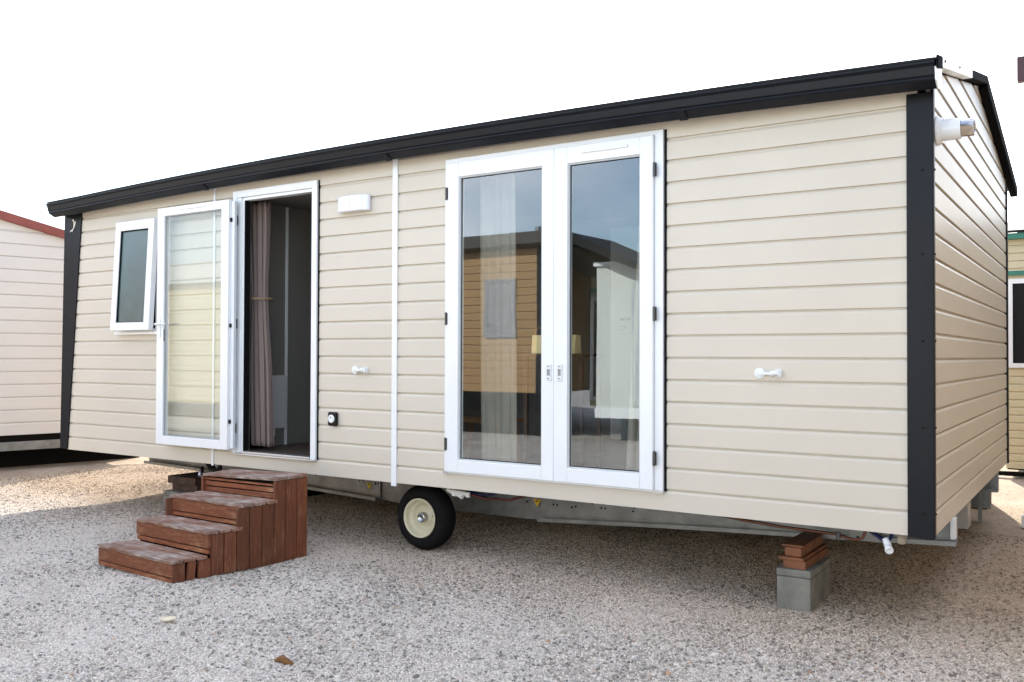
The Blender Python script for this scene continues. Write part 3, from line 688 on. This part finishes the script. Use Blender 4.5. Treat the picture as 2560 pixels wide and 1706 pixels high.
# ------------------------------------------------------------------ home behind at right
n2 = empty('mobile_home', (6, 9, 0), 'cream mobile home with green trim lines and a dark window behind the far right corner', 'mobile home')
X0, YB = 2.72, 7.0
mb = MB()
for a, b, z0, z1 in [(X0, X0 + .03, .12, 2.76), (X0 + .03, 3.9, .12, 1.30), (X0 + .03, 3.9, 2.27, 2.76), (3.9, 9.5, .12, 2.76)]:
    siding(mb, lambda p, t: (t, YB + p[0], p[1]), a, b, z0, z1, .12, .088)
mb.build('front_wall', M_yelsid, n2)
box(X0, X0 + .04, YB + .031, 10.6, .12, 2.76).build('side_wall', M_yelsid, n2)
box(X0, 9.5, 10.6, 10.64, .12, 2.76).build('rear_wall', M_yelsid, n2)
box(X0 - .02, 9.6, YB - .10, YB - .001, 2.735, 2.80).build('gutter', M_green, n2)
box(X0 + .001, 9.4, YB - .02, YB - .001, 2.325, 2.375).build('green_band', M_green, n2)
mb = MB(); frame(mb, X0 + .031, 3.9, 1.27, 2.28, YB - .03, YB + .02, .045, .05, .05, .05); wf2 = mb.build('window_frame', M_upvc, n2)
box(X0 + .07, 3.86, YB - .002, YB + .004, 1.31, 2.24).build('pane', M_black, wf2)
box(X0 + .05, 9.4, YB + .5, YB + .52, .13, 2.7).build('inner_wall', M_dark, n2)
MB().hexa([(X0 - .05, YB - .12, 2.80), (9.6, YB - .12, 2.80), (9.6, 8.8, 3.2), (X0 - .05, 8.8, 3.2), (X0 - .05, YB - .12, 2.83), (9.6, YB - .12, 2.83), (9.6, 8.8, 3.23), (X0 - .05, 8.8, 3.23)]).hexa([(X0 - .05, 8.8, 3.2), (9.6, 8.8, 3.2), (9.6, 10.75, 2.8), (X0 - .05, 10.75, 2.8), (X0 - .05, 8.8, 3.23), (9.6, 8.8, 3.23), (9.6, 10.75, 2.83), (X0 - .05, 10.75, 2.83)]).build('roof', M_roof, n2)
box(2.4, 9.4, YB + .02, YB + .09, .028, .075).build('tow_bar', M_dark, n2)
box(X0 + .01, 9.4, YB + .04, 10.55, .10, .118).build('underfloor', M_dark, n2)
# steel leg + white block under the rear right corner
lg = empty('prop_stand', (2.80, 3.9, 0), 'grey steel prop beneath the rear right corner of the home', 'prop')
box(2.70, 2.88, 3.78, 3.81, .11, .499).build('leg_plate', M_galv, lg, .003); box(2.79, 2.82, 3.70, 3.719, .0, .25).build('foot', M_galv, lg)
tag(box(2.66, 2.76, 3.3, 3.5, .0, .205).build('support_block', M_rad, None, .004), 'small pale block beneath the rear right corner of the home', 'block')
tag(box(3.115, 3.55, 3.62, 3.74, .0, .10).build('white_beam', M_white, None, .004), 'white painted beam lying on the gravel at the right edge', 'beam')
n7 = empty('mobile_home', (6.5, 4, 0), 'unseen tan boarded mobile home past the right edge, sized to shade the yard and warm the end wall', 'mobile home')  # unseen home, height and reach set to shade the right foreground
mb = MB(); siding(mb, lambda p, t: (4.8 + p[0], t, p[1]), -2.8, 6.6, .12, 3.3, .12, .14); mb.build('side_wall', mat('tan boards', (.34, .275, .20), .6), n7)  # tan tone set to bounce warm light onto the end wall
box(4.831, 8.6, -2.8, 6.6, .12, 3.3).build('body', M_brown, n7)
box(4.65, 8.8, -3.0, 6.8, 3.305, 3.45).build('roof', M_roof, n7)
box(5.0, 8.4, -2.6, 6.3, 0, .115).build('underside_fill', M_dark, n7)
sh = empty('shadow_blocker', (2.2, 4.8, 0), 'low dark shed added unseen behind the home to shade the rear right gravel', 'blocker')  # unseen solid added only to keep sun off the rear right gravel
box(1.3, 2.78, 4.45, 4.85, .0, 2.0).build('blocker_wall', M_dkwood, sh)
MB().hexa([(1.25, 4.4, 2.001), (2.80, 4.4, 2.001), (2.80, 4.9, 2.001), (1.25, 4.9, 2.001), (1.25, 4.4, 2.05), (2.80, 4.4, 2.05), (2.80, 4.9, 2.2), (1.25, 4.9, 2.2)]).build('roof', M_roof, sh)
# dark sign head on a pole beyond the right edge
sg = empty('floodlight', (3.05, 9.0, 0), 'dark maroon floodlight on a pole at the top right edge', 'floodlight')
box(2.705, 2.95, 8.96, 9.10, 5.07, 5.40).build('lamp_housing', M_maroon, sg, .01)
MB().tube([(3.05, 9.05, 0), (3.05, 9.05, 5.3), (2.955, 9.05, 5.3)], .04).build('pole', M_galv, sg)

# ------------------------------------------------------------------ homes behind the camera, seen only as reflections
n3 = empty('mobile_home', (-7, -10, 0), 'brown boarded mobile home with a dark flat roof edge, mirrored in the left french door', 'mobile home')
mb = MB(); siding(mb, lambda p, t: (t, -8 - p[0], p[1]), -10.4, -4.1, .77, 3.22, .77, .135); mb.build('front_wall', M_brown, n3)
MB().hexa([(-10.4, -12, .77), (-4.1, -12, .77), (-4.1, -8.031, .77), (-10.4, -8.031, .77), (-10.4, -12, 2.4), (-4.1, -12, 2.4), (-4.1, -8.031, 3.2), (-10.4, -8.031, 3.2)]).build('body', M_brown, n3)
MB().hexa([(-10.6, -13.5, 1.9), (-3.5, -13.5, 1.9), (-3.5, -7.75, 3.22), (-10.6, -7.75, 3.22), (-10.6, -13.5, 2.02), (-3.5, -13.5, 2.02), (-3.5, -7.75, 3.42), (-10.6, -7.75, 3.42)]).build('roof', mat('brown grey roof', (.06, .055, .05), .7), n3)
MB().box(-4.19, -4.09, -8.02, -7.97, .77, 3.2).build('corner_post', M_anth, n3)
box(-10.3, -4.2, -9.0, -8.6, .0, .768).build('underside_fill', M_dark, n3)
w3 = MB(); frame(w3, -5.22, -4.60, 1.70, 2.68, -8.0, -7.96, .06, .06, .06, .06); w3 = w3.build('window_frame', mat('grey violet frame', (.16, .15, .18), .6), n3)
box(-5.16, -4.66, -7.985, -7.975, 1.76, 2.62).build('pane', mat('grey shutter', (.17, .165, .185), .7, var=.3, vscale=3), w3)
MB().tube([(-4.55, -8.6, 3.2), (-4.55, -8.6, 3.62)], .06).build('roof_vent', M_galv, n3)
n4 = empty('mobile_home', (-15, -10, 0), 'straw yellow mobile home mirrored in the open door glass', 'mobile home')
mb = MB(); siding(mb, lambda p, t: (t, -8 - p[0], p[1]), -20, -11.2, .35, 2.9, .35, .16); mb.build('front_wall', M_yelsid, n4)
box(-20, -11.2, -12, -8.031, .35, 2.9).build('body', M_yelsid, n4)
box(-20.2, -11.0, -12.2, -7.8, 2.905, 3.35).build('roof', mat('pale roof edge', (.5, .52, .52), .5), n4)
box(-19.8, -11.4, -9, -8.5, 0, .345).build('underside_fill', M_dark, n4)
MB().hexa([(-3.499, -9.4, 3.22), (-2.35, -9.4, 2.72), (-2.35, -7.75, 2.72), (-3.499, -7.75, 3.22), (-3.499, -9.4, 3.38), (-2.35, -9.4, 2.84), (-2.35, -7.75, 2.84), (-3.499, -7.75, 3.38)]).build('roof_end', M_roof, n3)
n5 = empty('mobile_home', (-2, -10, 0), 'straw yellow mobile home with green trim mirrored in the right french door', 'mobile home')
mb = MB(); siding(mb, lambda p, t: (t, -9.6 - p[0], p[1]), -4.05, 1.5, .5, 3.05, .5, .14); mb.build('front_wall', M_yelsid, n5)
box(-4.05, 1.5, -12.5, -9.631, .5, 3.05).build('body', M_yelsid, n5)
box(-4.08, 1.6, -12.6, -9.5, 3.055, 3.13).build('roof', M_green, n5)
box(-4.06, 1.5, -9.62, -9.57, 2.50, 2.58).build('green_band', M_green, n5)
w5 = MB(); frame(w5, -4.04, 1.0, .6, 2.42, -9.63, -9.57, .06, .06, .06, .06); w5 = w5.build('window_frame', M_upvc, n5)
box(-3.98, .94, -9.61, -9.60, .66, 2.36).build('pane', M_black, w5)
n6 = empty('site_cabin', (1, -8.6, 0), 'plain white site cabin with a low base mirrored in the right french door', 'cabin')
box(-3.187, 3.5, -9.2, -8.2, .44, 2.82).build('body', mat('white cabin panel', (.64, .66, .61), .5, var=.05), n6)
box(-3.22, 3.55, -9.25, -8.15, 2.82, 2.88).build('roof', M_white, n6); box(-3.20, 3.52, -8.2, -8.17, .40, .56).build('base_rail', M_white, n6)
box(-3.0, 3.3, -9.0, -8.7, 0, .435).build('underside_fill', M_dark, n6)
dr = box(-2.55, -1.7, -8.199, -8.17, .6, 2.55).build('door', mat('pale grey door', (.48, .51, .50), .5), n6)

# ------------------------------------------------------------------ ground
def ground_mat():
    M = bpy.data.materials.new('gravel ground'); M.use_nodes = True; t = M.node_tree; b = t.nodes['Principled BSDF']; l = t.links.new
    b.inputs['Roughness'].default_value = .95; b.inputs['Specular IOR Level'].default_value = .2
    tc = N(t, 'ShaderNodeTexCoord')
    def noise(s_, d=6, r=.6):
        n = N(t, 'ShaderNodeTexNoise'); n.inputs['Scale'].default_value = s_; n.inputs['Detail'].default_value = d; n.inputs['Roughness'].default_value = r; l(tc.outputs['Object'], n.inputs['Vector']); return n
    def ramp(inp, stops):
        r = N(t, 'ShaderNodeValToRGB'); e = r.color_ramp.elements
        while len(e) < len(stops): e.new(.5)
        for k, (p, c) in enumerate(stops): e[k].position = p; e[k].color = (*c, 1)
        l(inp, r.inputs[0]); return r
    v = N(t, 'ShaderNodeTexVoronoi'); v.inputs['Scale'].default_value = 115; l(tc.outputs['Object'], v.inputs['Vector'])
    v2 = N(t, 'ShaderNodeTexVoronoi'); v2.inputs['Scale'].default_value = 190; l(tc.outputs['Object'], v2.inputs['Vector'])
    sep = N(t, 'ShaderNodeSeparateColor'); l(v.outputs['Color'], sep.inputs[0])
    sep2 = N(t, 'ShaderNodeSeparateColor'); l(v2.outputs['Color'], sep2.inputs[0])
    c1 = ramp(sep.outputs[0], [(0, (.16, .14, .12)), (.25, (.36, .33, .29)), (.7, (.58, .53, .485)), (1, (.76, .71, .66))])
    c2 = ramp(sep2.outputs[1], [(0, (.34, .31, .28)), (.4, (.62, .57, .525)), (1, (.84, .79, .74))])
    big = noise(1.3, 5)
    f1 = ramp(big.outputs[0], [(.38, (0, 0, 0)), (.62, (1, 1, 1))])
    m1 = N(t, 'ShaderNodeMixRGB'); l(f1.outputs[0], m1.inputs[0]); l(c2.outputs[0], m1.inputs[1]); l(c1.outputs[0], m1.inputs[2])
    # warmer, browner and darker tone away from the open yard (y > 0 : under and behind the home)
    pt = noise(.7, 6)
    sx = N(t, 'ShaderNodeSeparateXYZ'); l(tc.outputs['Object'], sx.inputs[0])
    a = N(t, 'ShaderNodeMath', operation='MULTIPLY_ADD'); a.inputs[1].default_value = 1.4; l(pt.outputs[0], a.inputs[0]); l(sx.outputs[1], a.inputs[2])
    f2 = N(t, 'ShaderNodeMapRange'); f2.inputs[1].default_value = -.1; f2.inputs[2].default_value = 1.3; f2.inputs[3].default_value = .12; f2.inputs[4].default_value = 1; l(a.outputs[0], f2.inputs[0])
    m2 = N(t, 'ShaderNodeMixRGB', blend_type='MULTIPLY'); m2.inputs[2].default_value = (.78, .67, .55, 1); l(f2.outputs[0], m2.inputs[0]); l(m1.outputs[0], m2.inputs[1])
    st = ramp(noise(4, 8, .7).outputs[0], [(.35, (.86, .84, .84)), (.6, (1, 1, 1))])
    m3 = N(t, 'ShaderNodeMixRGB', blend_type='MULTIPLY'); m3.inputs[0].default_value = 1; l(m2.outputs[0], m3.inputs[1]); l(st.outputs[0], m3.inputs[2])
    l(m3.outputs[0], b.inputs['Base Color'])
    # height
    inv = N(t, 'ShaderNodeMath', operation='MULTIPLY'); inv.inputs[1].default_value = -1; l(v.outputs['Distance'], inv.inputs[0])
    inv2 = N(t, 'ShaderNodeMath', operation='MULTIPLY'); inv2.inputs[1].default_value = -.45; l(v2.outputs['Distance'], inv2.inputs[0])
    ad = N(t, 'ShaderNodeMath', operation='ADD'); l(inv.outputs[0], ad.inputs[0]); l(inv2.outputs[0], ad.inputs[1])
    bp = N(t, 'ShaderNodeBump'); bp.inputs['Strength'].default_value = .9; bp.inputs['Distance'].default_value = .009; l(ad.outputs[0], bp.inputs['Height']); l(bp.outputs[0], b.inputs['Normal'])
    return M
# one sheet, finer near the camera, gently uneven, reaching the horizon
def gh(x, y):
    if not (-7 < x < 7 and -6 < y < 7): return 0
    w = min(1, (7 - abs(x)) / 2, (6 - abs(y)) / 2 if abs(y) < 6 else 0)
    h = .010 * math.sin(x * 1.9 + 1.3 * math.sin(y * 1.1)) * math.sin(y * 2.3 + .7) + .006 * math.sin(x * 5.1 + y * 3.7)
    return h * max(0, w) - .002
def axis(n0, lo, hi):
    a = [lo + (hi - lo) * i / n0 for i in range(n0 + 1)]
    out = []
    d = (hi - lo) / n0
    x = hi
    while x < 600: d *= 1.5; x += d; out.append(x)
    pre = []; d = (hi - lo) / n0; x = lo
    while x > -600: d *= 1.5; x -= d; pre.append(x)
    return pre[::-1] + a + out
gx, gy = axis(130, -7, 7), axis(130, -7, 7)
mb = MB(); vs = [(x, y, gh(x, y)) for y in gy for x in gx]; nx = len(gx)
mb.add(vs, [(j * nx + i, j * nx + i + 1, (j + 1) * nx + i + 1, (j + 1) * nx + i) for j in range(len(gy) - 1) for i in range(nx - 1)], True)
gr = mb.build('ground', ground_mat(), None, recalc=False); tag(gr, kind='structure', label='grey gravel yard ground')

# loose stones: one scattered object
def stone_mat(name, st):
    M = bpy.data.materials.new(name); M.use_nodes = True; t = M.node_tree; b = t.nodes['Principled BSDF']; l = t.links.new
    b.inputs['Roughness'].default_value = .85
    oi = N(t, 'ShaderNodeObjectInfo'); r = N(t, 'ShaderNodeValToRGB'); e = r.color_ramp.elements
    pass
    while len(e) < len(st): e.new(.5)
    for k, (p, c) in enumerate(st): e[k].position = p; e[k].color = (*c, 1)
    l(oi.outputs['Random'], r.inputs[0])
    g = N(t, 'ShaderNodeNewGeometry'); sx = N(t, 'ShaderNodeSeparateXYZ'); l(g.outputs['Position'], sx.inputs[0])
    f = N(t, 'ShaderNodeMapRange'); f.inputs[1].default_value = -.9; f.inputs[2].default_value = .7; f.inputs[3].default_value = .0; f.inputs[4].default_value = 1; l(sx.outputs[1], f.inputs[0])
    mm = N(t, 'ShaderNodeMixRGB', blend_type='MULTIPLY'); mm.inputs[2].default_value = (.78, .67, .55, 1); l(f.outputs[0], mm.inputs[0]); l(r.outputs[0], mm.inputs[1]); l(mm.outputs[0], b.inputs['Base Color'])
    return M
def gravel():
    mb = MB(); xs = [-6.6 + .2 * i for i in range(55)]; ys = [-4.0 + .2 * i for i in range(37)]
    n_ = len(xs); mb.add([(x, y, gh(x, y)) for y in ys for x in xs], [(j * n_ + i, j * n_ + i + 1, (j + 1) * n_ + i + 1, (j + 1) * n_ + i) for j in range(len(ys) - 1) for i in range(n_ - 1)])
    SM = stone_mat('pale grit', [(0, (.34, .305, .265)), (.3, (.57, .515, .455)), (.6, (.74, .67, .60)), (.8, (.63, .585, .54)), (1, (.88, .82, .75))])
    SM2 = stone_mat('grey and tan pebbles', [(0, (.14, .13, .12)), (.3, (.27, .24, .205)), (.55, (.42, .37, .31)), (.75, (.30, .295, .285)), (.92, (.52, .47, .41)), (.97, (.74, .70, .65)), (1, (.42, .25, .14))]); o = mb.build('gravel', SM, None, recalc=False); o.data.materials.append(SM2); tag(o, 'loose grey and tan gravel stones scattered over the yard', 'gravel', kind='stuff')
    ng = bpy.data.node_groups.new('scatter', 'GeometryNodeTree')
    ng.interface.new_socket('Geometry', in_out='INPUT', socket_type='NodeSocketGeometry'); ng.interface.new_socket('Geometry', in_out='OUTPUT', socket_type='NodeSocketGeometry')
    gi = ng.nodes.new('NodeGroupInput'); go = ng.nodes.new('NodeGroupOutput'); jn = ng.nodes.new('GeometryNodeJoinGeometry'); l = ng.links.new
    for (dens, lo, hi, seed, nscale, a, b_, sub) in [(8500, .0032, .0060, 1, 2.2, .10, .42, 1), (1500, .0060, .0110, 2, .9, .45, .60, 2), (60, .010, .0155, 5, .9, .42, .62, 2)]:
        dp = ng.nodes.new('GeometryNodeDistributePointsOnFaces'); dp.inputs['Seed'].default_value = seed
        nz = ng.nodes.new('ShaderNodeTexNoise'); nz.inputs['Scale'].default_value = nscale; nz.inputs['Detail'].default_value = 5; nz.inputs['Roughness'].default_value = .65
        mr = ng.nodes.new('ShaderNodeMapRange'); mr.inputs[1].default_value = a; mr.inputs[2].default_value = b_; mr.inputs[3].default_value = dens * .08; mr.inputs[4].default_value = dens
        l(nz.outputs[0], mr.inputs[0]); l(mr.outputs[0], dp.inputs['Density']); l(gi.outputs[0], dp.inputs['Mesh'])
        ic = ng.nodes.new('GeometryNodeMeshIcoSphere'); ic.inputs['Radius'].default_value = 1; ic.inputs['Subdivisions'].default_value = sub
        # roughen the pebble
        sp = ng.nodes.new('GeometryNodeSetPosition'); n2_ = ng.nodes.new('ShaderNodeTexNoise'); n2_.inputs['Scale'].default_value = 1.3
        vm = ng.nodes.new('ShaderNodeVectorMath'); vm.operation = 'SUBTRACT'; vm.inputs[1].default_value = (.5, .5, .5); l(n2_.outputs['Color'], vm.inputs[0])
        v3 = ng.nodes.new('ShaderNodeVectorMath'); v3.operation = 'SCALE'; v3.inputs['Scale'].default_value = 1.6; l(vm.outputs[0], v3.inputs[0]); l(v3.outputs[0], sp.inputs['Offset']); l(ic.outputs[0], sp.inputs['Geometry'])
        mt = ng.nodes.new('GeometryNodeSetMaterial'); mt.inputs['Material'].default_value = SM if sub == 1 else SM2; l(sp.outputs[0], mt.inputs[0])
        ip = ng.nodes.new('GeometryNodeInstanceOnPoints'); l(dp.outputs['Points'], ip.inputs['Points']); l(mt.outputs[0], ip.inputs['Instance'])
        rv = ng.nodes.new('FunctionNodeRandomValue'); rv.data_type = 'FLOAT_VECTOR'; rv.inputs[0].default_value = (-.4, -.4, 0); rv.inputs[1].default_value = (.4, .4, 6.28); rv.inputs['Seed'].default_value = seed + 10
        l(rv.outputs[0], ip.inputs['Rotation'])
        rs = ng.nodes.new('FunctionNodeRandomValue'); rs.data_type = 'FLOAT_VECTOR'; rs.inputs[0].default_value = (lo, lo, lo * .75); rs.inputs[1].default_value = (hi, hi * .85, hi * .85); rs.inputs['Seed'].default_value = seed + 20
        l(rs.outputs[0], ip.inputs['Scale']); l(ip.outputs[0], jn.inputs[0])
    l(jn.outputs[0], go.inputs[0])
    md = o.modifiers.new('scatter', 'NODES'); md.node_group = ng
gravel()
# litter on the gravel
tag(MB().prism([(-.035, -.03), (.03, -.035), (.032, .02), (.005, .034), (-.02, .02)], lambda p, t: (-.387 + p[0], -1.866 + p[1], t), .011, .016).build('paper_scrap', mat('cream scrap', (.75, .68, .48), .8)), 'small cream scrap of paper lying on the gravel in front of the steps', 'scrap')
tag(MB().tube([(.575, -2.02, .012), (.60, -2.00, .020), (.64, -2.01, .018), (.67, -2.0, .010)], [.008, .018, .015, .006], 10).build('dead_leaf', mat('rust brown leaf', (.16, .07, .02), .8, var=.3, vscale=60)), 'rust brown dead leaf lying on the gravel near the camera', 'leaf')
